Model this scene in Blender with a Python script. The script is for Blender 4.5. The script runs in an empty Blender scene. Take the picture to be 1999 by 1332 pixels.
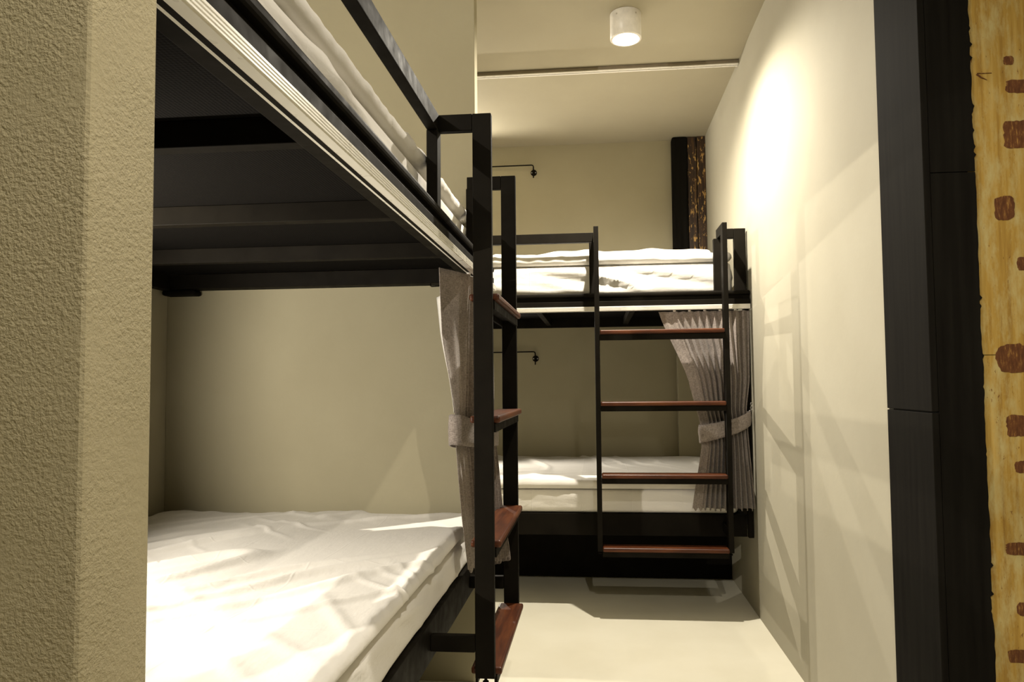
import bpy, bmesh, math, random
from mathutils import Vector, Matrix, noise

# ------------------------------------------------------------------ camera, world, light level
scene = bpy.context.scene
COL = scene.collection
F_PX, CX, CY = 1402.33, 1027.38, 681.18
PITCH, YAW, ROLL, CAM_H = 0.049689, 0.095908, -0.009304, 1.0700
cam_data = bpy.data.cameras.new('camera')
cam = bpy.data.objects.new('camera', cam_data)
COL.objects.link(cam)
fw = Vector((-math.sin(YAW) * math.cos(PITCH), math.cos(YAW) * math.cos(PITCH), math.sin(PITCH)))
rt = Vector((math.cos(YAW), math.sin(YAW), 0))
up = rt.cross(fw)
rt2 = rt * math.cos(ROLL) + up * math.sin(ROLL)
up2 = -rt * math.sin(ROLL) + up * math.cos(ROLL)
M = Matrix((rt2, up2, -fw)).transposed().to_4x4()
M.translation = Vector((0, 0, CAM_H))
cam.matrix_world = M
cam_data.sensor_fit = 'HORIZONTAL'
cam_data.sensor_width = 36.0
cam_data.lens = 36.0 * F_PX / 1999.0
cam_data.shift_x = -(CX - 999.5) / 1999.0
cam_data.shift_y = (CY - 666.0) / 1999.0
cam_data.clip_start = 0.02
scene.camera = cam

world = bpy.data.worlds.new('world')
scene.world = world
world.use_nodes = True
world.node_tree.nodes['Background'].inputs[0].default_value = (1.0, 0.90, 0.72, 1)
world.node_tree.nodes['Background'].inputs[1].default_value = 0.008

scene.view_settings.view_transform = 'Standard'
scene.view_settings.look = 'None'
scene.view_settings.gamma = 1.0
scene.view_settings.use_curve_mapping = False
scene.view_settings.exposure = 0.12

LAMP_COL = (1.0, 0.915, 0.77)
P_CEIL = 215.0        # ceiling lamp in the room
P_ENTRY = 120.0       # ceiling lamp of the entrance, above the camera
P_BUNK_A = 72.0      # lower bunk lamp, near bunk
P_BUNK_B = 105.0       # lower bunk lamp, far bunk
P_UP = 95.0           # upper bunk lamps

# ------------------------------------------------------------------ dimensions
XR, ZC, YB = 0.7263, 2.668, 4.732
XL = -1.642
YP0, YP1, XP = 2.615, 2.675, -0.437
BA = (-0.414, YP0, 0.0)
BB = (XR, 3.470, 0.0)
RB = -math.pi / 2

# ------------------------------------------------------------------ helpers
def tag(o, label=None, cat=None, group=None, kind=None):
    if label: o['label'] = label
    if cat: o['category'] = cat
    if group: o['group'] = group
    if kind: o['kind'] = kind
    return o

def empty(name, loc, rz=0.0):
    o = bpy.data.objects.new(name, None)
    COL.objects.link(o)
    o.empty_display_size = 0.05
    o.location = loc
    o.rotation_euler = (0, 0, rz)
    return o

def bm_box(bm, x0, x1, y0, y1, z0, z1, bev=0.0, seg=2):
    vs = [bm.verts.new((x, y, z)) for x in (x0, x1) for y in (y0, y1) for z in (z0, z1)]
    q = lambda a, b, c, d: bm.faces.new((vs[a], vs[b], vs[c], vs[d]))
    fs = [q(0, 1, 3, 2), q(4, 6, 7, 5), q(0, 4, 5, 1), q(2, 3, 7, 6), q(0, 2, 6, 4), q(1, 5, 7, 3)]
    if bev > 0:
        es = list({e for f in fs for e in f.edges})
        bmesh.ops.bevel(bm, geom=es, offset=bev, segments=seg, profile=0.5, affect='EDGES')

def bm_tube(bm, pts, r, n=10, cap=True, radii=None):
    rings = []
    pts = [Vector(p) for p in pts]
    ref = None
    for i, p in enumerate(pts):
        a = pts[max(i - 1, 0)]
        b = pts[min(i + 1, len(pts) - 1)]
        t = (b - a).normalized()
        if ref is None:
            ref = Vector((0, 0, 1)) if abs(t.z) < 0.9 else Vector((1, 0, 0))
        u = (ref - t * ref.dot(t)).normalized()
        ref = u
        v = t.cross(u)
        rr = radii[i] if radii else r
        rings.append([bm.verts.new(p + (u * math.cos(2 * math.pi * k / n) + v * math.sin(2 * math.pi * k / n)) * rr) for k in range(n)])
    for a, b in zip(rings, rings[1:]):
        for k in range(n):
            bm.faces.new((a[k], a[(k + 1) % n], b[(k + 1) % n], b[k]))
    if cap:
        bm.faces.new(rings[0][::-1])
        bm.faces.new(rings[-1])

def bm_lathe(bm, prof, axis, origin, n=32):
    """prof: list of (radius, distance along axis)"""
    ax = Vector(axis).normalized()
    ref = Vector((0, 0, 1)) if abs(ax.z) < 0.9 else Vector((1, 0, 0))
    u = (ref - ax * ref.dot(ax)).normalized()
    v = ax.cross(u)
    o = Vector(origin)
    rings = []
    for r, d in prof:
        if r < 1e-6:
            rings.append([bm.verts.new(o + ax * d)])
        else:
            rings.append([bm.verts.new(o + ax * d + (u * math.cos(2 * math.pi * k / n) + v * math.sin(2 * math.pi * k / n)) * r) for k in range(n)])
    for a, b in zip(rings, rings[1:]):
        for k in range(n):
            k2 = (k + 1) % n
            if len(a) == 1 and len(b) == 1: continue
            if len(a) == 1: bm.faces.new((a[0], b[k2], b[k]))
            elif len(b) == 1: bm.faces.new((a[k], a[k2], b[0]))
            else: bm.faces.new((a[k], a[k2], b[k2], b[k]))

def obj(name, bm, mat, parent=None, smooth=False, recenter=False):
    bmesh.ops.recalc_face_normals(bm, faces=bm.faces[:])
    off = Vector((0, 0, 0))
    if recenter:
        xs = [v.co for v in bm.verts]
        off = Vector(((min(c.x for c in xs) + max(c.x for c in xs)) / 2,
                      (min(c.y for c in xs) + max(c.y for c in xs)) / 2, min(c.z for c in xs)))
        for v in bm.verts: v.co -= off
    me = bpy.data.meshes.new(name)
    bm.to_mesh(me)
    bm.free()
    if smooth:
        for p in me.polygons: p.use_smooth = True
    if isinstance(mat, (list, tuple)):
        for m in mat: me.materials.append(m)
    else:
        me.materials.append(mat)
    o = bpy.data.objects.new(name, me)
    COL.objects.link(o)
    o.location = off
    if parent: o.parent = parent
    return o

def box(name, x0, x1, y0, y1, z0, z1, mat, parent=None, bev=0.0, recenter=False):
    bm = bmesh.new()
    bm_box(bm, x0, x1, y0, y1, z0, z1, bev)
    return obj(name, bm, mat, parent, recenter=recenter)

def boxes(name, lst, mat, parent=None, bev=0.0):
    bm = bmesh.new()
    for b in lst: bm_box(bm, *b, bev)
    return obj(name, bm, mat, parent)

def copy_tree(o, parent=None):
    c = o.copy()
    COL.objects.link(c)
    c.parent = parent
    for ch in list(o.children):
        copy_tree(ch, c)
    return c

def place(o, loc, rz):
    """put an object whose location is given in bunk-local coordinates into the world"""
    p = Matrix.Rotation(rz, 4, 'Z') @ Vector(o.location)
    o.location = p + Vector(loc)
    o.rotation_euler = (0, 0, rz)

# ------------------------------------------------------------------ materials
def newmat(name, rough=0.6, metallic=0.0, col=(0.5, 0.5, 0.5), spec=0.5):
    m = bpy.data.materials.new(name)
    m.use_nodes = True
    nt = m.node_tree
    b = nt.nodes['Principled BSDF']
    b.inputs['Base Color'].default_value = (*col, 1)
    b.inputs['Roughness'].default_value = rough
    b.inputs['Metallic'].default_value = metallic
    b.inputs['Specular IOR Level'].default_value = spec
    return m, nt, b

def N(nt, kind, **kw):
    n = nt.nodes.new(kind)
    for k, v in kw.items():
        if k in n.inputs: n.inputs[k].default_value = v
        else: setattr(n, k, v)
    return n

def ramp(nt, fac, stops):
    r = nt.nodes.new('ShaderNodeValToRGB')
    els = r.color_ramp.elements
    while len(els) < len(stops): els.new(0.5)
    for e, (p, c) in zip(els, stops):
        e.position = p
        e.color = (*c, 1) if len(c) == 3 else c
    nt.links.new(fac, r.inputs[0])
    return r

def coords(nt, scale=(1, 1, 1)):
    tc = nt.nodes.new('ShaderNodeTexCoord')
    mp = nt.nodes.new('ShaderNodeMapping')
    mp.inputs['Scale'].default_value = scale
    nt.links.new(tc.outputs['Object'], mp.inputs[0])
    return mp.outputs[0]

def noise_n(nt, vec, scale, detail=3.0, rough=0.55):
    n = N(nt, 'ShaderNodeTexNoise')
    n.inputs['Scale'].default_value = scale
    n.inputs['Detail'].default_value = detail
    n.inputs['Roughness'].default_value = rough
    nt.links.new(vec, n.inputs['Vector'])
    return n.outputs['Fac']

def bump(nt, b, h, strength, dist, prev=None):
    n = nt.nodes.new('ShaderNodeBump')
    n.inputs['Strength'].default_value = strength
    n.inputs['Distance'].default_value = dist
    nt.links.new(h, n.inputs['Height'])
    if prev: nt.links.new(prev, n.inputs['Normal'])
    if b: nt.links.new(n.outputs[0], b.inputs['Normal'])
    return n.outputs[0]

def plaster(name, c1, c2, rough=0.85, bs=0.35, bd=0.002, scale=60, big=2.2):
    m, nt, b = newmat(name, rough, spec=0.25)
    v = coords(nt)
    f = noise_n(nt, v, big, 4)
    r = ramp(nt, f, [(0.3, c1), (0.7, c2)])
    nt.links.new(r.outputs[0], b.inputs['Base Color'])
    h = noise_n(nt, v, scale, 4, 0.6)
    bump(nt, b, h, bs, bd)
    return m

M_WALL = plaster('wall_plaster', (0.345, 0.312, 0.212), (0.38, 0.346, 0.24), bs=0.25, bd=0.0015, scale=90)
M_WALLR = plaster('wall_plaster_right', (0.345, 0.32, 0.247), (0.378, 0.354, 0.28), bs=0.2, bd=0.0012, scale=70)
M_CEIL = plaster('ceiling_paint', (0.37, 0.335, 0.245), (0.40, 0.365, 0.27), bs=0.1, bd=0.001, scale=60)
M_FLOOR = plaster('floor_cement', (0.68, 0.645, 0.52), (0.74, 0.71, 0.59), rough=0.55, bs=0.1, bd=0.001, scale=40, big=3.0)

def stucco():
    m, nt, b = newmat('rough_plaster', 0.8, spec=0.3)
    v = coords(nt)
    r = ramp(nt, noise_n(nt, v, 3.0, 4), [(0.3, (0.34, 0.300, 0.185)), (0.7, (0.41, 0.36, 0.235))])
    nt.links.new(r.outputs[0], b.inputs['Base Color'])
    # pits of the rendered surface, missing in trowelled patches
    h1 = noise_n(nt, v, 300, 3, 0.6)
    h2 = noise_n(nt, v, 130, 3, 0.55)
    mask = ramp(nt, noise_n(nt, v, 5.0, 2), [(0.38, (0.15,) * 3), (0.52, (1,) * 3)])
    mu = N(nt, 'ShaderNodeMath', operation='MULTIPLY')
    nt.links.new(h1, mu.inputs[0]); nt.links.new(mask.outputs[0], mu.inputs[1])
    n1 = bump(nt, None, mu.outputs[0], 0.55, 0.0035)
    bump(nt, b, h2, 0.32, 0.002, n1)
    return m
M_STUCCO = stucco()

def black_metal():
    m, nt, b = newmat('black_painted_steel', 0.5, spec=0.06)
    v = coords(nt)
    r = ramp(nt, noise_n(nt, v, 9, 4), [(0.3, (0.0055, 0.0044, 0.0030)), (0.75, (0.0100, 0.0082, 0.0056))])
    nt.links.new(r.outputs[0], b.inputs['Base Color'])
    rr = ramp(nt, noise_n(nt, v, 25, 3), [(0.3, (0.55,) * 3), (0.7, (0.7,) * 3)])
    nt.links.new(rr.outputs[0], b.inputs['Roughness'])
    bump(nt, b, noise_n(nt, v, 220, 2), 0.08, 0.0006)
    return m
M_BLACK = black_metal()

def deck_mat():
    m, nt, b = newmat('black_woven_deck', 0.9, spec=0.03)
    v = coords(nt)
    w = N(nt, 'ShaderNodeTexVoronoi')
    w.inputs['Scale'].default_value = 160
    w.inputs['Randomness'].default_value = 0.15
    nt.links.new(v, w.inputs['Vector'])
    r = ramp(nt, w.outputs['Distance'], [(0.1, (0.005, 0.0045, 0.004)), (0.6, (0.010, 0.009, 0.008))])
    nt.links.new(r.outputs[0], b.inputs['Base Color'])
    bump(nt, b, w.outputs['Distance'], 0.5, 0.002)
    return m
M_DECK = deck_mat()

def wood_red():
    m, nt, b = newmat('red_brown_hardwood', 0.4, spec=0.3)
    v = coords(nt, (18, 1.6, 18))
    f = noise_n(nt, v, 3.5, 5, 0.65)
    r = ramp(nt, f, [(0.25, (0.022, 0.006, 0.002)), (0.5, (0.068, 0.017, 0.0045)), (0.75, (0.13, 0.040, 0.010))])
    nt.links.new(r.outputs[0], b.inputs['Base Color'])
    bump(nt, b, f, 0.2, 0.001)
    return m
M_RUNG = wood_red()

def white_track():
    m, nt, b = newmat('white_aluminium', 0.3, 0.0, (0.80, 0.78, 0.72), 0.5)
    v = coords(nt)
    rr = ramp(nt, noise_n(nt, v, 40, 2), [(0.3, (0.25,) * 3), (0.7, (0.38,) * 3)])
    nt.links.new(rr.outputs[0], b.inputs['Roughness'])
    return m
M_TRACK = white_track()

def linen():
    m, nt, b = newmat('white_cotton', 0.9, 0.0, (0.74, 0.715, 0.675), 0.1)
    b.inputs['Sheen Weight'].default_value = 0.15
    tc = nt.nodes.new('ShaderNodeTexCoord')
    sp = nt.nodes.new('ShaderNodeSeparateXYZ')
    nt.links.new(tc.outputs['Object'], sp.inputs[0])
    # ironed-in fold lines
    hs = []
    for ax, per in (('X', 0.29), ('Y', 0.24)):
        pp = N(nt, 'ShaderNodeMath', operation='PINGPONG')
        pp.inputs[1].default_value = per / 2
        nt.links.new(sp.outputs[ax], pp.inputs[0])
        mr = nt.nodes.new('ShaderNodeMapRange')
        mr.interpolation_type = 'SMOOTHSTEP'
        mr.inputs['From Min'].default_value = 0.0
        mr.inputs['From Max'].default_value = 0.004
        mr.inputs['To Min'].default_value = 1.0
        mr.inputs['To Max'].default_value = 0.0
        nt.links.new(pp.outputs[0], mr.inputs[0])
        hs.append(mr.outputs[0])
    ad = N(nt, 'ShaderNodeMath', operation='MAXIMUM')
    nt.links.new(hs[0], ad.inputs[0]); nt.links.new(hs[1], ad.inputs[1])
    n1 = bump(nt, None, ad.outputs[0], 0.30, 0.0012)
    mp = nt.nodes.new('ShaderNodeMapping')
    mp.inputs['Scale'].default_value = (9, 4, 9)
    nt.links.new(tc.outputs['Object'], mp.inputs[0])
    n2 = bump(nt, None, noise_n(nt, mp.outputs[0], 2.2, 4, 0.6), 0.35, 0.008, n1)
    bump(nt, b, noise_n(nt, tc.outputs['Object'], 500, 1), 0.06, 0.0006, n2)
    return m
M_LINEN = linen()

def curtain_mat(name, c1, c2):
    m, nt, b = newmat(name, 0.95, spec=0.05)
    b.inputs['Sheen Weight'].default_value = 0.2
    v1 = coords(nt, (700, 700, 60))
    v2 = coords(nt, (90, 90, 700))
    a = noise_n(nt, v1, 1.0, 2, 0.7)
    c = noise_n(nt, v2, 1.0, 2, 0.7)
    ad = N(nt, 'ShaderNodeMath', operation='ADD')
    nt.links.new(a, ad.inputs[0]); nt.links.new(c, ad.inputs[1])
    hf = N(nt, 'ShaderNodeMath', operation='MULTIPLY')
    nt.links.new(ad.outputs[0], hf.inputs[0]); hf.inputs[1].default_value = 0.5
    r = ramp(nt, hf.outputs[0], [(0.36, c1), (0.62, c2)])
    nt.links.new(r.outputs[0], b.inputs['Base Color'])
    bump(nt, b, hf.outputs[0], 0.25, 0.001)
    return m
M_CURT = curtain_mat('taupe_linen', (0.12, 0.098, 0.086), (0.38, 0.33, 0.30))
M_LINING = curtain_mat('white_lining', (0.66, 0.64, 0.60), (0.78, 0.76, 0.72))

def black_board():
    m, nt, b = newmat('black_painted_timber', 0.8, spec=0.03)
    v = coords(nt, (30, 30, 1.5))
    f = noise_n(nt, v, 2, 4)
    r = ramp(nt, f, [(0.3, (0.006, 0.0052, 0.0042)), (0.75, (0.0105, 0.0095, 0.0075))])
    nt.links.new(r.outputs[0], b.inputs['Base Color'])
    bump(nt, b, f, 0.15, 0.001)
    return m
M_BOARD = black_board()

def yellow_timber():
    m, nt, b = newmat('old_yellow_timber', 0.5, spec=0.35)
    v = coords(nt)
    vg = coords(nt, (40, 40, 1.6))
    g = noise_n(nt, vg, 2.0, 5, 0.65)
    base = ramp(nt, g, [(0.25, (0.22, 0.115, 0.018)), (0.5, (0.36, 0.225, 0.045)), (0.75, (0.47, 0.33, 0.10))])
    # worn pale film
    film = ramp(nt, noise_n(nt, coords(nt, (10, 10, 3)), 3.0, 5, 0.7), [(0.45, (0, 0, 0)), (0.65, (1, 1, 1))])
    mx = N(nt, 'ShaderNodeMix', data_type='RGBA')
    nt.links.new(film.outputs[0], mx.inputs['Factor'])
    nt.links.new(base.outputs[0], mx.inputs['A'])
    mx.inputs['B'].default_value = (0.43, 0.35, 0.15, 1)
    # scratches
    sc = ramp(nt, noise_n(nt, coords(nt, (70, 70, 22)), 2.0, 3, 0.8), [(0.30, (1, 1, 1)), (0.34, (0, 0, 0))])
    mx2 = N(nt, 'ShaderNodeMix', data_type='RGBA')
    nt.links.new(sc.outputs[0], mx2.inputs['Factor'])
    nt.links.new(mx.outputs['Result'], mx2.inputs['A'])
    mx2.inputs['B'].default_value = (0.17, 0.08, 0.014, 1)
    nt.links.new(mx2.outputs['Result'], b.inputs['Base Color'])
    bump(nt, b, g, 0.3, 0.0012)
    return m
M_YELLOW = yellow_timber()

def brown_patch():
    m, nt, b = newmat('brown_stain', 0.6, spec=0.25)
    v = coords(nt, (120, 120, 25))
    r = ramp(nt, noise_n(nt, v, 2, 4, 0.7), [(0.36, (0.075, 0.026, 0.009)), (0.56, (0.12, 0.045, 0.014)), (0.70, (0.30, 0.16, 0.04))])
    nt.links.new(r.outputs[0], b.inputs['Base Color'])
    return m
M_STAIN = brown_patch()

def dark_timber():
    m, nt, b = newmat('dark_worn_timber', 0.55, spec=0.4)
    vg = coords(nt, (30, 30, 2.2))
    g = noise_n(nt, vg, 2.0, 5, 0.7)
    base = ramp(nt, g, [(0.35, (0.010, 0.005, 0.002)), (0.56, (0.045, 0.020, 0.006)), (0.70, (0.16, 0.085, 0.020))])
    sp = ramp(nt, noise_n(nt, coords(nt, (40, 40, 12)), 1.6, 4, 0.7), [(0.57, (0, 0, 0)), (0.61, (1, 1, 1))])
    mx = N(nt, 'ShaderNodeMix', data_type='RGBA')
    nt.links.new(sp.outputs[0], mx.inputs['Factor'])
    nt.links.new(base.outputs[0], mx.inputs['A'])
    mx.inputs['B'].default_value = (0.50, 0.30, 0.09, 1)
    nt.links.new(mx.outputs['Result'], b.inputs['Base Color'])
    bump(nt, b, g, 0.5, 0.003)
    return m
M_DARKWOOD = dark_timber()

def simple(name, col, rough, metallic=0.0, nscale=30):
    m, nt, b = newmat(name, rough, metallic, col)
    v = coords(nt)
    r = ramp(nt, noise_n(nt, v, nscale, 3), [(0.3, tuple(c * 0.9 for c in col)), (0.7, tuple(min(1, c * 1.08) for c in col))])
    nt.links.new(r.outputs[0], b.inputs['Base Color'])
    return m
M_LAMPW = simple('white_lamp_enamel', (0.80, 0.77, 0.72), 0.35)
M_TRACKB = simple('dull_aluminium', (0.20, 0.165, 0.115), 0.5)
M_STEEL = simple('bright_steel', (0.60, 0.58, 0.54), 0.3, 1.0)

def glow(name, col, s):
    m, nt, b = newmat(name, 0.4, 0, col)
    b.inputs['Emission Color'].default_value = (*col, 1)
    b.inputs['Emission Strength'].default_value = s
    return m
M_GLOW = glow('lit_bulb', (1.0, 0.88, 0.66), 30.0)

# ------------------------------------------------------------------ the room
def structure(o):
    o['kind'] = 'structure'
    return o
T = 0.10
structure(tag(box('floor', XL - T, 1.72, -1.5, YB + T, -0.08, 0.0, M_FLOOR), 'pale smooth cement floor of the bunk room', 'floor'))
structure(tag(box('ceiling', XL - T, 1.72, -1.5, YB + T, ZC, ZC + 0.08, M_CEIL), 'flat beige painted ceiling with a lamp and curtain track', 'ceiling'))
structure(tag(box('wall_left', XL - T, XL, -1.5, YB, 0, ZC, M_WALL), 'beige wall along the long side of the near bunk', 'wall'))
structure(tag(box('wall_back', XL - T, XR + T, YB, YB + T, 0, ZC, M_WALL), 'beige wall behind the far bunk', 'wall'))
structure(tag(box('wall_right', XR, XR + T, 1.872, YB, 0, ZC, M_WALLR), 'pale plaster wall on the right with ladder shadows', 'wall'))
structure(tag(box('wall_middle', XL, XP, YP0, YP1, 0, ZC, M_WALL, bev=0.002), 'beige partition between the two bunks with a thin lit edge', 'wall'))
structure(tag(box('wall_near', XL, -0.355, 0.470, 0.547, 0, ZC, M_STUCCO, bev=0.004), 'rough stippled plaster wall end in the left foreground', 'wall'))
structure(tag(box('wall_entrance', XL - T, 1.72, -1.6, -1.5, 0, ZC, M_WALL), 'plain beige wall behind the viewer', 'wall'))
structure(tag(box('wall_hall', 1.72, 1.82, -1.5, 1.90, 0, ZC, M_WALL), 'plain beige wall of the entrance hall', 'wall'))
structure(tag(box('wall_front', 1.06, 1.72, 1.72, 1.872, 0, ZC, M_WALL), 'plain beige wall beside the yellow timber column', 'wall'))

# ------------------------------------------------------------------ timber column in the right foreground
def ragged_plate(name, edge_pts, x_other, y, thick, mat, parent):
    """a flat board standing in an XZ plane whose one side follows ragged points"""
    bm = bmesh.new()
    f0 = [bm.verts.new((x, y, z)) for x, z in edge_pts]
    f1 = [bm.verts.new((x_other, y, z)) for x, z in edge_pts]
    b0 = [bm.verts.new((x, y + thick, z)) for x, z in edge_pts]
    b1 = [bm.verts.new((x_other, y + thick, z)) for x, z in edge_pts]
    for i in range(len(edge_pts) - 1):
        bm.faces.new((f0[i], f1[i], f1[i + 1], f0[i + 1]))
        bm.faces.new((b0[i], b0[i + 1], b1[i + 1], b1[i]))
        bm.faces.new((f0[i], f0[i + 1], b0[i + 1], b0[i]))
        bm.faces.new((f1[i], b1[i], b1[i + 1], f1[i + 1]))
    bm.faces.new((f0[0], b0[0], b1[0], f1[0]))
    bm.faces.new((f0[-1], f1[-1], b1[-1], b0[-1]))
    return obj(name, bm, mat, parent)

col = empty('timber_column', (0, 0, 0))
tag(col, 'yellow weathered timber column with black painted corner in the right foreground', 'column')
box('core', 0.735, 1.055, 1.640, 1.868, 0, ZC, M_BOARD, col)
for a, b in ((0.0, 1.000), (1.003, ZC)):
    box('side_board', 0.7205, 0.7352, 1.6302, 1.870, a, b, M_BOARD, col, bev=0.0015)
rnd = random.Random(4)
def edge_points(z0, z1, seed):
    r = random.Random(seed)
    pts = []
    z = z0
    while z < z1:
        j = noise.noise((z * 9.0, 3.1, 0)) * 0.0035 + noise.noise((z * 40.0, 7.7, 0)) * 0.0025
        if r.random() < 0.08: j += r.choice((0.003, 0.005, -0.002))
        pts.append((0.828 + j, z))
        z += 0.006
    pts.append((0.828, z1))
    return pts
for a, b in ((0.0, 1.5235), (1.5255, ZC)):
    ragged_plate('corner_board', edge_points(a, b, 5), 0.7355, 1.6300, 0.010, M_BOARD, col)
for a, b in ((0.0, 1.1235), (1.1250, ZC)):
    box('face_board', 0.815, 1.055, 1.6330, 1.640, a, b, M_YELLOW, col)
def stain(cx, cz, w, h, seed, square=0.5):
    r = random.Random(seed)
    bm = bmesh.new()
    n = 36
    c = bm.verts.new((cx, 1.6322, cz))
    ring = []
    for k in range(n):
        t = 2 * math.pi * k / n
        e = 2.0 + 6 * square
        ct, st = math.cos(t), math.sin(t)
        rr = 1.0 / ((abs(ct) ** e + abs(st) ** e) ** (1 / e))
        rr *= 1 + r.uniform(-0.05, 0.05) + 0.08 * noise.noise((ct * 1.5, st * 1.5, seed))
        ring.append(bm.verts.new((cx + ct * rr * w / 2, 1.6322, cz + st * rr * h / 2)))
    back = [bm.verts.new((v.co.x, 1.6329, v.co.z)) for v in ring]
    for k in range(n):
        k2 = (k + 1) % n
        bm.faces.new((c, ring[k], ring[k2]))
        bm.faces.new((ring[k], back[k], back[k2], ring[k2]))
    return obj('paint_stain', bm, M_STAIN, col)
# the brown marks on the column face: (pixel x, pixel y, width, height)
STAINS = [(1969, 118, 20, 18, .2), (1990, 168, 52, 26, .8), (1992, 262, 66, 52, .9), (1961, 406, 38, 46, .5), (1996, 515, 20, 26, .2),
          (1979, 700, 66, 56, .1), (1992, 832, 50, 40, .9), (1997, 912, 30, 22, .3), (1990, 1072, 48, 24, .6), (1998, 1190, 24, 26, .1),
          (1990, 1282, 40, 24, .8)]
def pix_dir(px, py):
    return fw + rt2 * ((px - CX) / F_PX) - up2 * ((py - CY) / F_PX)
for i, (px, py, w, h, sq) in enumerate(STAINS):
    d = pix_dir(px, py)
    t = 1.6322 / d.y
    stain(d.x * t, CAM_H + d.z * t, w * 1.5 / F_PX, h * 1.57 / F_PX, 20 + i, sq)
# a splinter gouge
bm = bmesh.new()
bm_tube(bm, [(0.841, 1.6325, 1.741), (0.850, 1.6318, 1.733), (0.862, 1.6322, 1.727)], 0.0012, 6, radii=[0.0022, 0.0016, 0.0006])
bm_tube(bm, [(0.842, 1.6325, 1.743), (0.856, 1.632, 1.742), (0.872, 1.6325, 1.742)], 0.0009, 6)
obj('gouge', bm, M_STAIN, col)

# ------------------------------------------------------------------ timber column in the back corner
col2 = empty('timber_column', (0, 0, 0))
tag(col2, 'dark peeling timber column with black side board in the back corner', 'column')
bm = bmesh.new()
bm_box(bm, 0.512, 0.612, YB - 0.075, YB - 0.001, 1.452, ZC - 0.002, 0.012, 3)
obj('side_board', bm, M_BOARD, col2, smooth=False)
box('face_board', 0.613, 0.668, YB - 0.062, YB - 0.001, 1.452, ZC - 0.002, M_DARKWOOD, col2, bev=0.002)
box('face_board', 0.672, 0.7255, YB - 0.066, YB - 0.001, 1.452, ZC - 0.002, M_DARKWOOD, col2, bev=0.002)
structure(tag(box('trim_1', 0.522, XR - 0.0005, YB - 0.070, YB - 0.0005, 0, 1.450, M_WALL, bev=0.003),
              'plastered beige boxing at the foot of the back corner column', 'wall'))

# ------------------------------------------------------------------ bunk beds (local frame: x outwards to the ladder, y towards the far end)
RUNG_Z = [1.317 - 0.33 * i for i in range(4)]
LP = [(-0.728, -0.705), (-0.141, -0.119)]      # ladder post spans along the bed

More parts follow.
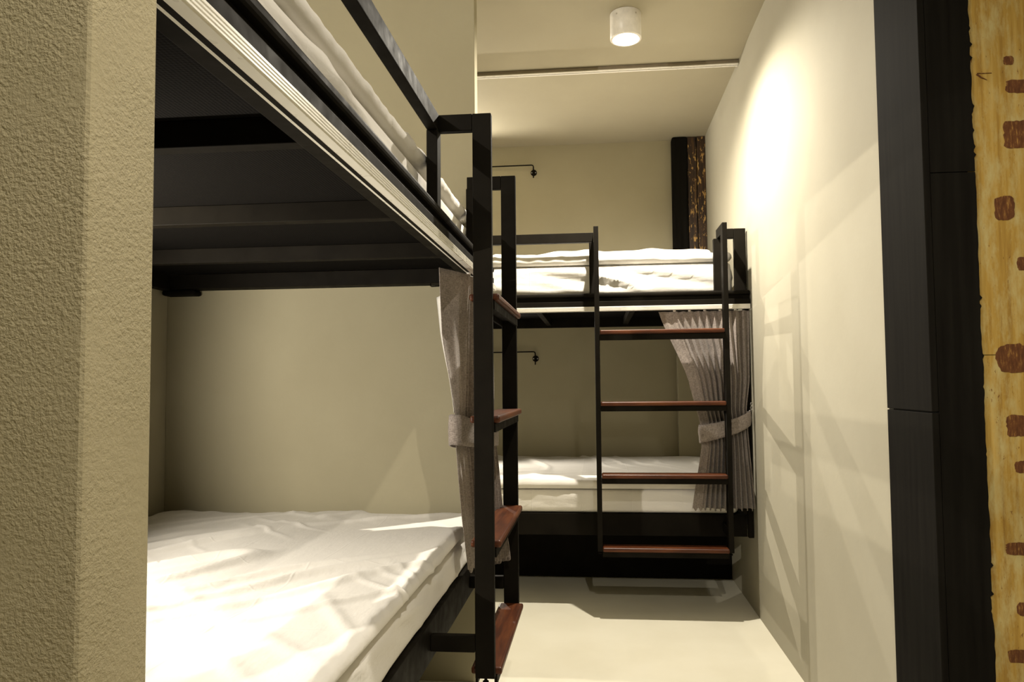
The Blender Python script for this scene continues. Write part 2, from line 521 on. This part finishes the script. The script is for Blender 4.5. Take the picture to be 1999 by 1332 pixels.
def make_bunk():
    b = empty('bunk_bed', (0, 0, 0))
    L = -2.06
    K = M_BLACK
    # upper frame
    boxes('side_rail', [(-0.03, 0.045, L, -0.003, 1.437, 1.463), (-0.03, 0.030, L, -0.003, 1.462, 1.484)], K, b, 0.002)
    box('rail_lip', -0.03, 0.047, L, -0.003, 1.483, 1.502, K, b, bev=0.006)
    box('rear_rail', -1.215, -1.175, L, -0.003, 1.437, 1.495, K, b, bev=0.002)
    for y0, y1 in ((L, L + 0.04), (-0.070, -0.004)):
        box('end_rail', -1.175, -0.031, y0, y1, 1.440, 1.494, K, b, bev=0.002)
    box('deck', -1.174, -0.031, L + 0.041, -0.071, 1.4945, 1.5015, M_DECK, b)
    for y in (-1.551, -1.038, -0.545):
        box('cross_slat', -1.174, -0.031, y, y + 0.03, 1.450, 1.494, K, b, bev=0.0015)
    for y0, y1 in ((L, L + 0.05), (-0.060, -0.004)):
        box('corner_gusset', -1.215, -1.085, y0, y1, 1.418, 1.4395, K, b, bev=0.008)
    # curtain track: two flanges, a slot and a ribbed face
    bm = bmesh.new()
    bm_box(bm, 0.022, 0.051, L + 0.002, -0.004, 1.4325, 1.4368)
    bm_box(bm, 0.022, 0.027, L + 0.002, -0.004, 1.4150, 1.4325)
    bm_box(bm, 0.035, 0.051, L + 0.002, -0.004, 1.4150, 1.4325)
    for k in range(4):
        z = 1.4175 + k * 0.0048
        bm_box(bm, 0.051, 0.0528, L + 0.002, -0.004, z, z + 0.0024)
    tr = obj('curtain_track', bm, M_TRACK, b)
    box('slot_shade_strip', 0.0268, 0.0352, L + 0.002, -0.004, 1.4148, 1.4324, K, tr)  # black strip filling the slot, stands in for the shade inside it
    tr['label'] = 'white ribbed curtain track'
    # lower frame
    box('lower_side_rail', -0.058, -0.028, L, -0.027, 0.345, 0.448, K, b, bev=0.002)
    box('lower_rear_rail', -1.215, -1.175, L, -0.003, 0.345, 0.448, K, b, bev=0.002)
    for y0, y1 in ((L, L + 0.03), (-0.050, -0.028)):
        box('lower_end_rail', -1.174, -0.059, y0, y1, 0.345, 0.448, K, b, bev=0.002)
    box('lower_deck', -1.174, -0.059, L + 0.031, -0.051, 0.438, 0.448, M_DECK, b)
    box('base_box', -1.174, -0.585, L, -0.003, 0.0, 0.437, K, b, bev=0.002)
    # corner posts
    for x0, x1 in ((-0.030, 0.0), (-1.215, -1.185)):
        for y0, y1 in ((-0.026, -0.002), (L, L + 0.024)):
            if x0 < -1 and y1 > -0.1: continue      # the rear far corner is fixed to the wall
            if x0 < -1 : z0, z1 = 0.449, 1.417
            else: z0, z1 = 0.345, 1.436
            if x0 > -1 and y0 == L: y0, y1 = L - 0.0, L + 0.024; z0 = 0.449
            box('corner_post', x0, x1, y0, y1, z0, z1, K, b, bev=0.002)
    # guard rails
    G0, G1 = 1.758, 1.804
    box('guard_post', -0.030, 0.0, -0.750, -0.7055, 1.503, G0 - 0.0005, K, b, bev=0.002)
    box('guard_post', -0.030, 0.0, -0.158, -0.1195, 1.503, G0 - 0.0005, K, b, bev=0.002)
    box('guard_post', -0.030, 0.0, -0.062, -0.008, 1.503, G1, K, b, bev=0.002)
    box('guard_post', -0.030, 0.0, L, L + 0.045, 1.503, G0 - 0.0005, K, b, bev=0.002)
    box('guard_rail', -0.030, 0.0, L, -0.7285, G0, G1, K, b, bev=0.002)
    box('guard_rail', -0.030, 0.0, -0.1185, -0.0625, G0, G1, K, b, bev=0.002)
    # ladder
    for y0, y1 in LP:
        box('ladder_post', 0.091, 0.142, y0, y1, 0.306, G1, K, b, bev=0.002)
        box('ladder_arm', -0.030, 0.0905, y0, y1, G0, G1, K, b, bev=0.002)
        box('lower_tie', -0.0275, 0.0905, y0, y1, 0.372, 0.414, K, b, bev=0.002)
        bm = bmesh.new()
        bm_tube(bm, [(0.117, (y0 + y1) / 2, 0.3055), (0.117, (y0 + y1) / 2, 0.297)], 0.004, 10)
        bm_tube(bm, [(0.117, (y0 + y1) / 2, 0.297), (0.117, (y0 + y1) / 2, 0.292)], 0.008, 12)
        obj('post_foot', bm, K, b)
    for z in RUNG_Z:
        bm = bmesh.new()
        bm_box(bm, 0.076, 0.158, -0.7045, -0.1415, z - 0.0195, z, 0.006, 3)
        r = obj('rung', bm, M_RUNG, b)
        r['label'] = 'reddish brown wooden tread'
        boxes('rung_support', [(0.088, 0.146, -0.7045, -0.1415, z - 0.026, z - 0.0200),
                               (0.138, 0.146, -0.7045, -0.1415, z - 0.044, z - 0.026),
                               (0.088, 0.094, -0.7045, -0.1415, z - 0.044, z - 0.026)], K, r)
    return b

bunk_a = make_bunk()
bunk_b = copy_tree(bunk_a)
bunk_a.location = BA
bunk_b.location = BB
bunk_b.rotation_euler = (0, 0, RB)
tag(bunk_a, 'black steel bunk bed in the left foreground, its ladder seen edge-on', 'bunk bed', 'black steel bunk beds')
tag(bunk_b, 'black steel bunk bed across the back, its ladder facing the viewer', 'bunk bed', 'black steel bunk beds')

# small wire hook under the near upper bunk
bm = bmesh.new()
y = YP0 - 0.078
pts = [(-0.590, y, 1.4395), (-0.590, y, 1.430), (-0.585, y, 1.427), (-0.560, y, 1.428), (-0.549, y, 1.431), (-0.546, y, 1.434)]
bm_tube(bm, pts, 0.0022, 8)
bm_lathe(bm, [(0, 0), (0.004, 0.001), (0.004, 0.004), (0, 0.005)], (1, 0, 0.3), (-0.548, y, 1.433), 10)
o = obj('wire_hook', bm, M_BLACK, recenter=True)
tag(o, 'small black wire hook under the near upper bunk', 'hook')

# ------------------------------------------------------------------ bedding
def soft_slab(x0, x1, y0, y1, z0, z1, r, step, disp):
    nx = max(4, int((x1 - x0) / step)); ny = max(4, int((y1 - y0) / step)); nz = max(5, int((z1 - z0) / (step * 0.7)))
    verts = {}
    faces = []
    vl = []
    def vid(i, j, k):
        key = (i, j, k)
        if key not in verts:
            verts[key] = len(vl)
            p = Vector((x0 + (x1 - x0) * i / nx, y0 + (y1 - y0) * j / ny, z0 + (z1 - z0) * k / nz))
            rz = min(r, (z1 - z0) * 0.49)
            q = Vector((min(max(p.x, x0 + r), x1 - r), min(max(p.y, y0 + r), y1 - r), min(max(p.z, z0 + rz), z1 - rz)))
            d = p - q
            n = Vector((d.x / r, d.y / r, d.z / rz))
            # map cube corner to rounded corner
            m = max(abs(n.x), abs(n.y), abs(n.z))
            l = n.length
            if l > 1e-9:
                nn = n / l
                s = Vector((nn.x * r, nn.y * r, nn.z * rz)) * m
                p2 = q + s
            else:
                p2, nn = p, Vector((0, 0, 1))
            vl.append(p2 + nn * disp(p2, nn))
        return verts[key]
    for i in range(nx):
        for j in range(ny):
            faces.append((vid(i, j, nz), vid(i + 1, j, nz), vid(i + 1, j + 1, nz), vid(i, j + 1, nz)))
            faces.append((vid(i, j, 0), vid(i, j + 1, 0), vid(i + 1, j + 1, 0), vid(i + 1, j, 0)))
    for k in range(nz):
        for i in range(nx):
            faces.append((vid(i, 0, k), vid(i + 1, 0, k), vid(i + 1, 0, k + 1), vid(i, 0, k + 1)))
            faces.append((vid(i, ny, k), vid(i, ny, k + 1), vid(i + 1, ny, k + 1), vid(i + 1, ny, k)))
        for j in range(ny):
            faces.append((vid(0, j, k), vid(0, j, k + 1), vid(0, j + 1, k + 1), vid(0, j + 1, k)))
            faces.append((vid(nx, j, k), vid(nx, j + 1, k), vid(nx, j + 1, k + 1), vid(nx, j, k + 1)))
    return vl, faces

def slab_obj(name, args, disp, mat, loc, rz):
    vl, fc = soft_slab(*args, disp)
    cx = (args[0] + args[1]) / 2; cy = (args[2] + args[3]) / 2; cz = min(v.z for v in vl)
    me = bpy.data.meshes.new(name)
    me.from_pydata([(v.x - cx, v.y - cy, v.z - cz) for v in vl], [], fc)
    for p in me.polygons: p.use_smooth = True
    me.materials.append(mat)
    me.update()
    o = bpy.data.objects.new(name, me)
    COL.objects.link(o)
    o.location = (cx, cy, cz)
    place(o, loc, rz)
    return o

def crease(a, b, seed, dens_a, dens_b, width):
    n = noise.noise((a * dens_a + seed, b * dens_b, seed * 1.7))
    return math.exp(-(n / width) ** 2)

def top_wrinkles(seed, amp, ang=0.5, soft=0.006):
    ca, sa = math.cos(ang), math.sin(ang)
    def f(p, n):
        if n.z < -0.3: return 0.0
        wx = p.x + 0.10 * noise.noise((p.x * 2.1, p.y * 2.1, seed))
        wy = p.y + 0.10 * noise.noise((p.x * 2.1, p.y * 2.1, seed + 5))
        a = wx * ca + wy * sa
        b = -wx * sa + wy * ca
        m1 = max(0.0, noise.noise((p.x * 1.7, p.y * 1.7, seed + 9)) + 0.45)
        m2 = max(0.0, noise.noise((p.x * 2.0, p.y * 2.0, seed + 19)) + 0.15)
        d = amp * m1 * crease(a, b, seed, 1.1, 7.5, 0.09) + amp * 0.8 * m2 * crease(b, a, seed + 3, 1.4, 7.5, 0.09)
        d += soft * noise.noise((a * 2.0, b * 5.0, seed + 31)) + soft * 0.8 * noise.noise((p.x * 1.6, p.y * 1.6, seed + 40))
        if n.z < 0.85:   # tucked edge: short gathers running over the border
            d = d * 0.6 + 0.0035 * noise.noise((p.y * 26 + p.x * 26, p.z * 5, seed + 50))
        return d
    return f

def side_wrinkles(seed, amp, fr):
    def f(p, n):
        if abs(n.z) > 0.6: return 0.0
        t = p.y - (p.x * 1.0)
        d = amp * (noise.noise((t * fr + p.z * 20, p.z * 9, seed)) + 0.6 * crease(t + p.z * 3.2, p.z, seed + 2, fr * 0.7, 9.0, 0.12))
        return d * min(1.0, (1 - abs(n.z)))
    return f

BED = {
    ('a', 'low'): 'of the near lower bunk', ('a', 'up'): 'of the near upper bunk',
    ('b', 'low'): 'of the far lower bunk', ('b', 'up'): 'of the far upper bunk'}
seed = 3.0
for key, loc, rz in (('a', BA, 0.0), ('b', BB, RB)):
    for lev in ('low', 'up'):
        seed += 11.3
        where = BED[(key, lev)]
        if lev == 'low':
            z0, zs, z1, xo = 0.4490, 0.560, 0.607, -0.034
        else:
            z0, zs, z1, xo = 1.5030, 1.652, 1.703, -0.050
        st = 0.016 if key == 'a' and lev == 'low' else 0.02
        o = slab_obj('mattress', (-1.18, xo, -2.02, -0.034 if key == 'a' else -0.066, z0, zs, 0.022, st), side_wrinkles(seed, 0.014 if lev == 'up' else 0.008, 3.2 if lev == 'up' else 7.0), M_LINEN, loc, rz)
        tag(o, 'mattress in a tucked white sheet, lower layer ' + where, 'mattress', 'sheeted mattresses')
        st = 0.008 if key == 'a' and lev == 'low' else 0.012
        amp = {('a', 'low'): 0.020, ('b', 'low'): 0.013, ('a', 'up'): 0.014, ('b', 'up'): 0.012}[(key, lev)]
        ang = {('a', 'low'): 0.75, ('b', 'low'): 0.35, ('a', 'up'): 0.9, ('b', 'up'): 0.3}[(key, lev)]
        o = slab_obj('mattress_topper', (-1.185, xo + 0.010, -2.022, -0.032 if key == 'a' else -0.064, zs + 0.003, z1, 0.026, st),
                     top_wrinkles(seed, amp, ang), M_LINEN, loc, rz)
        tag(o, 'wrinkled white topper lying on the mattress ' + where, 'topper', 'white mattress toppers')

# rumpled duvet at the back of the far upper bunk
def duvet_disp(p, n):
    return 0.030 * noise.noise((p.x * 4, p.y * 3.2, 3.3)) + 0.012 * noise.noise((p.x * 10, p.y * 9, 8.1)) if n.z > -0.3 else 0
o = slab_obj('duvet', (-1.12, -0.40, -1.30, -0.09, 1.720, 1.795, 0.036, 0.016), duvet_disp, M_LINEN, BB, RB)
tag(o, 'rumpled white duvet lying on the far upper bunk', 'duvet')

# ------------------------------------------------------------------ curtains
def lerp_tab(tab, v):
    for (v0, a), (v1, b) in zip(tab, tab[1:]):
        if v <= v1:
            t = (v - v0) / (v1 - v0)
            t = t * t * (3 - 2 * t) * 0.25 + t * 0.75
            return a + (b - a) * t
    return tab[-1][1]

def make_curtain(loc, rz, near, far, pleats, depth, z_top, z_bot, label, seed, flap, flap_in):
    """near/far: tables (v, (y, x)) of the leading and the wall-side edges"""
    nu, nv = 280, 64
    tab = lambda t, k: [(v, p[k]) for v, p in t]
    bm = bmesh.new()
    g = []
    for j in range(nv + 1):
        v = j / nv
        z = z_top + (z_bot - z_top) * v
        p0 = Vector((lerp_tab(tab(near, 1), v), lerp_tab(tab(near, 0), v)))
        p1 = Vector((lerp_tab(tab(far, 1), v), lerp_tab(tab(far, 0), v)))
        dp = lerp_tab(depth, v)
        d = (p1 - p0)
        nrm = Vector((d.y, -d.x)).normalized()
        row = []
        for i in range(nu + 1):
            u = i / nu
            ph = u * pleats * 2 * math.pi + 0.9 * noise.noise((u * 4, v * 0.8, seed))
            k = min(1.0, max(0.0, (u - flap) / 0.05)) if flap else 1.0
            k = k if v > 0.0 else k
            am = dp * (0.95 + 0.35 * noise.noise((u * 5, v * 1.1, seed + 4)))
            w = math.sin(ph)
            w = math.copysign(abs(w) ** 0.75, w)
            p = p0 + d * (u + 0.10 / pleats * math.sin(2 * ph) * k)
            off = am * w * k
            if flap and u < flap:
                off -= (flap - u) / flap * lerp_tab(flap_in, v)
                off += 0.006 * noise.noise((u * 14, v * 3.0, seed + 8))
            p = p + nrm * off
            zz = z
            if j == nv: zz += 0.007 * math.sin(ph + 1) + 0.010 * noise.noise((u * 5, 2.2, seed))
            row.append(bm.verts.new((p.x, p.y, zz)))
        g.append(row)
    for j in range(nv):
        for i in range(nu):
            bm.faces.new((g[j][i], g[j][i + 1], g[j + 1][i + 1], g[j + 1][i]))
    root = empty('curtain', (0, 0, 0))
    o = obj('cloth', bm, M_CURT, root, smooth=True)
    md = o.modifiers.new('thickness', 'SOLIDIFY')
    md.thickness = 0.0018
    md.offset = 0
    place(root, loc, rz)
    tag(root, label, 'curtain', 'tied back bunk curtains')
    for k in range(5):
        u = flap + (1 - flap) * (k + 0.1) / 5
        y = near[0][1][0] + (far[0][1][0] - near[0][1][0]) * u
        bm = bmesh.new()
        bm_tube(bm, [(0.031, y, z_top - 0.004), (0.031, y, 1.4175)], 0.0022, 8)
        bm_lathe(bm, [(0, -0.005), (0.005, -0.004), (0.007, 0), (0.005, 0.004), (0, 0.005)], (0, 0, 1), (0.031, y, z_top + 0.003), 12)
        obj('glider', bm, M_LAMPW, root)
    return root

def make_band(root, pn, pf, half, z_near, z_far, h, seed):
    """a cloth loop round the gathered curtain from pn (leading side) to pf (wall side), both (y, x)"""
    bm = bmesh.new()
    n, m = 72, 6
    a = Vector((pn[1], pn[0])); b = Vector((pf[1], pf[0]))
    c = (a + b) / 2
    e1 = (b - a) / 2
    e2 = Vector((e1.y, -e1.x)).normalized() * half
    rings = []
    for k in range(n):
        t = 2 * math.pi * k / n
        ct, st = math.cos(t), math.sin(t)
        cc = math.copysign(abs(ct) ** 0.8, ct); ss = math.copysign(abs(st) ** 0.8, st)
        f = (ct + 1) / 2
        zc = z_near + (z_far - z_near) * f - 0.010 * math.sin(math.pi * f)
        hh = h * (1 - 0.2 * f)
        row = []
        for q in range(m + 1):
            s_ = q / m - 0.5
            bl = 1 + 0.04 * math.cos(s_ * math.pi) + 0.03 * noise.noise((ct * 2, st * 2 + s_ * 2, seed))
            p = c + (e1 * cc + e2 * ss) * bl
            row.append(bm.verts.new((p.x, p.y, zc + s_ * hh + 0.004 * noise.noise((ct * 3, st * 3, seed + 3)))))
        rings.append(row)
    for k in range(n):
        ra, rb_ = rings[k], rings[(k + 1) % n]
        for q in range(m):
            bm.faces.new((ra[q], rb_[q], rb_[q + 1], ra[q + 1]))
    o = obj('tieback', bm, M_CURT, root, smooth=True)
    md = o.modifiers.new('thickness', 'SOLIDIFY')
    md.thickness = 0.004
    md.offset = 1
    bm = bmesh.new()
    z1 = z_far + h * 0.35
    for i in range(5):
        cc = Vector((b.x + 0.003 * i, min(b.y + 0.003 + i * 0.004, -0.012), z1 + 0.009 * i))
        pts = []
        for k in range(13):
            t = 2 * math.pi * k / 12
            dd = Vector((math.cos(t) * 0.004, 0, math.sin(t) * 0.007)) if i % 2 else Vector((0, math.cos(t) * 0.004, math.sin(t) * 0.007))
            pts.append(cc + dd)
        bm_tube(bm, pts, 0.0014, 6, cap=False)
    obj('tieback_hook', bm, M_STEEL, root)

zt, zb = 1.408, 0.485
cb = make_curtain(BB, RB,
    near=[(0, (-0.425, 0.031)), (0.36, (-0.292, 0.040)), (0.57, (-0.246, 0.046)), (0.68, (-0.240, 0.046)), (1, (-0.290, 0.058))],
    far=[(0, (-0.006, 0.031)), (0.35, (-0.016, 0.040)), (0.50, (-0.034, 0.046)), (0.62, (-0.030, 0.048)), (1, (-0.008, 0.062))],
    depth=[(0, 0.010), (0.12, 0.012), (0.45, 0.016), (0.60, 0.018), (1, 0.026)],
    pleats=12, z_top=zt, z_bot=zb, label='taupe linen curtain tied back at the right end of the far lower bunk', seed=2.0, flap=0.16,
    flap_in=[(0, 0.0), (1, 0.0)])
make_band(cb, (-0.246, 0.047), (-0.020, 0.047), 0.034, 0.832, 0.905, 0.082, 1.0)
A_NEAR = [(0, (-0.600, 0.031)), (0.20, (-0.560, 0.012)), (0.50, (-0.520, -0.004)), (0.78, (-0.450, 0.004)), (1, (-0.365, 0.008))]
A_IN = [(0, 0.060), (0.2, 0.040), (0.45, 0.0), (1, 0.0)]
ca = make_curtain(BA, 0.0, near=A_NEAR,
    far=[(0, (-0.030, 0.031)), (0.30, (-0.060, 0.045)), (0.50, (-0.155, 0.058)), (0.78, (-0.160, 0.080)), (1, (-0.168, 0.112))],
    depth=[(0, 0.010), (0.12, 0.014), (0.45, 0.018), (0.60, 0.020), (1, 0.022)],
    pleats=9, z_top=zt, z_bot=zb, label='taupe linen curtain tied back at the far end of the near lower bunk', seed=7.0, flap=0.24, flap_in=A_IN)
make_band(ca, (-0.528, -0.002), (-0.152, 0.060), 0.034, 0.940, 0.900, 0.088, 4.0)
# white lining showing behind the leading edge of the near curtain
bm = bmesh.new()
rows = []
for j in range(41):
    v = 0.085 + 0.37 * j / 40
    z = zt + (zb - zt) * v
    y0 = lerp_tab([(a, p[0]) for a, p in A_NEAR], v)
    x0 = lerp_tab([(a, p[1]) for a, p in A_NEAR], v) - lerp_tab(A_IN, v)
    w = 0.018 * (1 - (v - 0.085) / 0.37) + 0.002
    rows.append([bm.verts.new((x0 - 0.003 - w * q, y0 + 0.010 + 0.04 * q, z)) for q in (0.0, 0.33, 0.66, 1.0)])
for a, b in zip(rows, rows[1:]):
    for q in range(3):
        bm.faces.new((a[q], a[q + 1], b[q + 1], b[q]))
lin = obj('lining', bm, M_LINING, ca, smooth=True)
lin['label'] = 'white lining edge'
md = lin.modifiers.new('thickness', 'SOLIDIFY'); md.thickness = 0.0015; md.offset = 0

# ------------------------------------------------------------------ ceiling track in front of the far upper bunk
bm = bmesh.new()
y = 3.560
bm_box(bm, -1.30, XR - 0.002, y + 0.004, y + 0.026, ZC - 0.006, ZC - 0.0003)
bm_box(bm, -1.30, XR - 0.002, y, y + 0.030, ZC - 0.020, ZC - 0.006)
o = obj('ceiling_curtain_track', bm, M_TRACKB, recenter=True)
tag(o, 'aluminium curtain track fixed across the ceiling', 'curtain track')
for q in (0.0, 0.020):
    fl = box('track_lip', -1.30, XR - 0.002, y - 0.001 + q, y + 0.011 + q, ZC - 0.0245, ZC - 0.0202, M_TRACK)
    fl.location = -o.location
    fl.parent = o
root = o
bm = bmesh.new()
bm_tube(bm, [(XR - 0.030, y + 0.014, ZC - 0.0205), (XR - 0.030, y + 0.014, ZC - 0.030)], 0.0035, 10)
e = obj('end_stop', bm, M_LAMPW)
e.location = -root.location
e.parent = root

# ------------------------------------------------------------------ ceiling lamps
def point(name, loc, power, radius, parent=None):
    l = bpy.data.lights.new(name, 'POINT')
    l.energy = power
    l.color = LAMP_COL
    l.shadow_soft_size = radius
    o = bpy.data.objects.new(name, l)
    COL.objects.link(o)
    o.location = loc
    if parent: o.parent = parent
    return o

def ceiling_lamp(x, y, power, label):
    root = empty('ceiling_lamp', (x, y, ZC))
    bm = bmesh.new()
    bm_lathe(bm, [(0.0, -0.0005), (0.066, -0.0005), (0.067, -0.002), (0.067, -0.110), (0.064, -0.112), (0.0575, -0.112), (0.0575, -0.045), (0, -0.045)], (0, 0, 1), (0, 0, 0), 40)
    h = obj('housing', bm, M_LAMPW, root, smooth=False)
    for p in h.data.polygons: p.use_smooth = abs(p.normal.z) < 0.5
    for a in (-2.2, -0.9):
        bm = bmesh.new()
        bm_lathe(bm, [(0, 0.0), (0.004, 0.0005), (0.004, 0.002), (0, 0.003)], (math.cos(a), math.sin(a), 0), (0.066 * math.cos(a), 0.066 * math.sin(a), -0.022), 10)
        obj('screw', bm, M_STEEL, root)
    bm = bmesh.new()
    bm_lathe(bm, [(0, -0.0455), (0.030, -0.0455), (0.034, -0.060), (0.040, -0.082), (0.030, -0.086), (0, -0.086)], (0, 0, 1), (0, 0, 0), 32)
    obj('bulb', bm, M_GLOW, root, smooth=True)
    l = bpy.data.lights.new('lamp_light', 'SPOT')
    l.energy = power
    l.color = LAMP_COL
    l.shadow_soft_size = 0.014
    l.spot_size = math.radians(168)
    l.spot_blend = 0.9
    lo = bpy.data.objects.new('lamp_light', l)
    COL.objects.link(lo)
    lo.location = (0, 0, -0.104)
    lo.parent = root
    tag(root, label, 'lamp', 'ceiling lamps')
    return root
ceiling_lamp(0.150, 3.065, P_CEIL, 'lit white cylindrical lamp on the ceiling in front of the far bunk')
ceiling_lamp(0.340, 0.020, P_ENTRY, 'white cylindrical ceiling lamp above the entrance, out of view overhead')

# ------------------------------------------------------------------ swing-arm bunk lamps
def swing_lamp(loc, rz, z, power, label, back, zl, hy=-1.915):
    """back: local x of the wall behind the bunk"""
    root = empty('swing_arm_lamp', (0, 0, 0))
    yb = -1.120
    K = M_BLACK
    # wall flange with two screw holes, pin and arm
    bm = bmesh.new()
    bm_lathe(bm, [(0, 0), (0.021, 0), (0.021, 0.004), (0.018, 0.006), (0, 0.006)], (1, 0, 0), (back + 0.0005, yb, z - 0.045), 28)
    fl = obj('wall_flange', bm, K, root)
    for s in (-1, 1):
        bm = bmesh.new()
        bm_lathe(bm, [(0, 0), (0.0045, 0), (0.0035, 0.002), (0, 0.0025)], (1, 0, 0), (back + 0.0065, yb + s * 0.013, z - 0.045), 10)
        obj('screw', bm, M_STEEL, fl)
    bm = bmesh.new()
    bm_tube(bm, [(back + 0.006, yb, z - 0.045), (back + 0.030, yb, z - 0.045)], 0.006, 10)
    bm_tube(bm, [(back + 0.030, yb, z - 0.086), (back + 0.030, yb, z - 0.012), (back + 0.030, yb - 0.003, z - 0.003), (back + 0.030, yb - 0.012, z),
                 (back + 0.034, yb * 0.6 + hy * 0.4, z - 0.002), (back + 0.11, hy + 0.06, z), (back + 0.189, hy - 0.049, zl)], 0.0042, 10)
    obj('arm', bm, K, root)
    # lamp head: a cup turned out and along the bed
    hx, hz = back + 0.262, zl
    ax = (math.cos(math.radians(35)), math.sin(math.radians(35)), 0)
    bm = bmesh.new()
    bm_lathe(bm, [(0, -0.086), (0.012, -0.086), (0.016, -0.078), (0.034, -0.066), (0.036, 0.0), (0.0345, 0.0), (0.0325, -0.060), (0, -0.062)], ax, (hx, hy, hz), 28)
    obj('lamp_head', bm, K, root, smooth=False)
    bm = bmesh.new()
    bm_lathe(bm, [(0, -0.061), (0.012, -0.060), (0.018, -0.050), (0.012, -0.041), (0, -0.039)], ax, (hx, hy, hz), 20)
    obj('bulb', bm, M_GLOW, root, smooth=True)
    point('lamp_light', (hx - 0.024 * ax[0], hy - 0.024 * ax[1], hz), power, 0.007, root)
    place(root, loc, rz)
    tag(root, label, 'lamp', 'swing-arm reading lamps')
    return root
BKA, BKB = XL - BA[0], BB[1] - YB
swing_lamp(BB, RB, 1.285, P_BUNK_B, 'thin black swing-arm lamp on the wall over the far lower bunk', BKB, 1.31)
swing_lamp(BB, RB, 2.530, P_UP, 'thin black swing-arm lamp high on the wall over the far upper bunk', BKB, 2.53)
swing_lamp(BA, 0.0, 1.285, P_BUNK_A, 'black swing-arm lamp over the near lower bunk, hidden behind the rough wall', BKA, 1.16, -1.45)
swing_lamp(BA, 0.0, 2.530, P_UP, 'black swing-arm lamp over the near upper bunk, hidden behind the rough wall', BKA, 2.53)
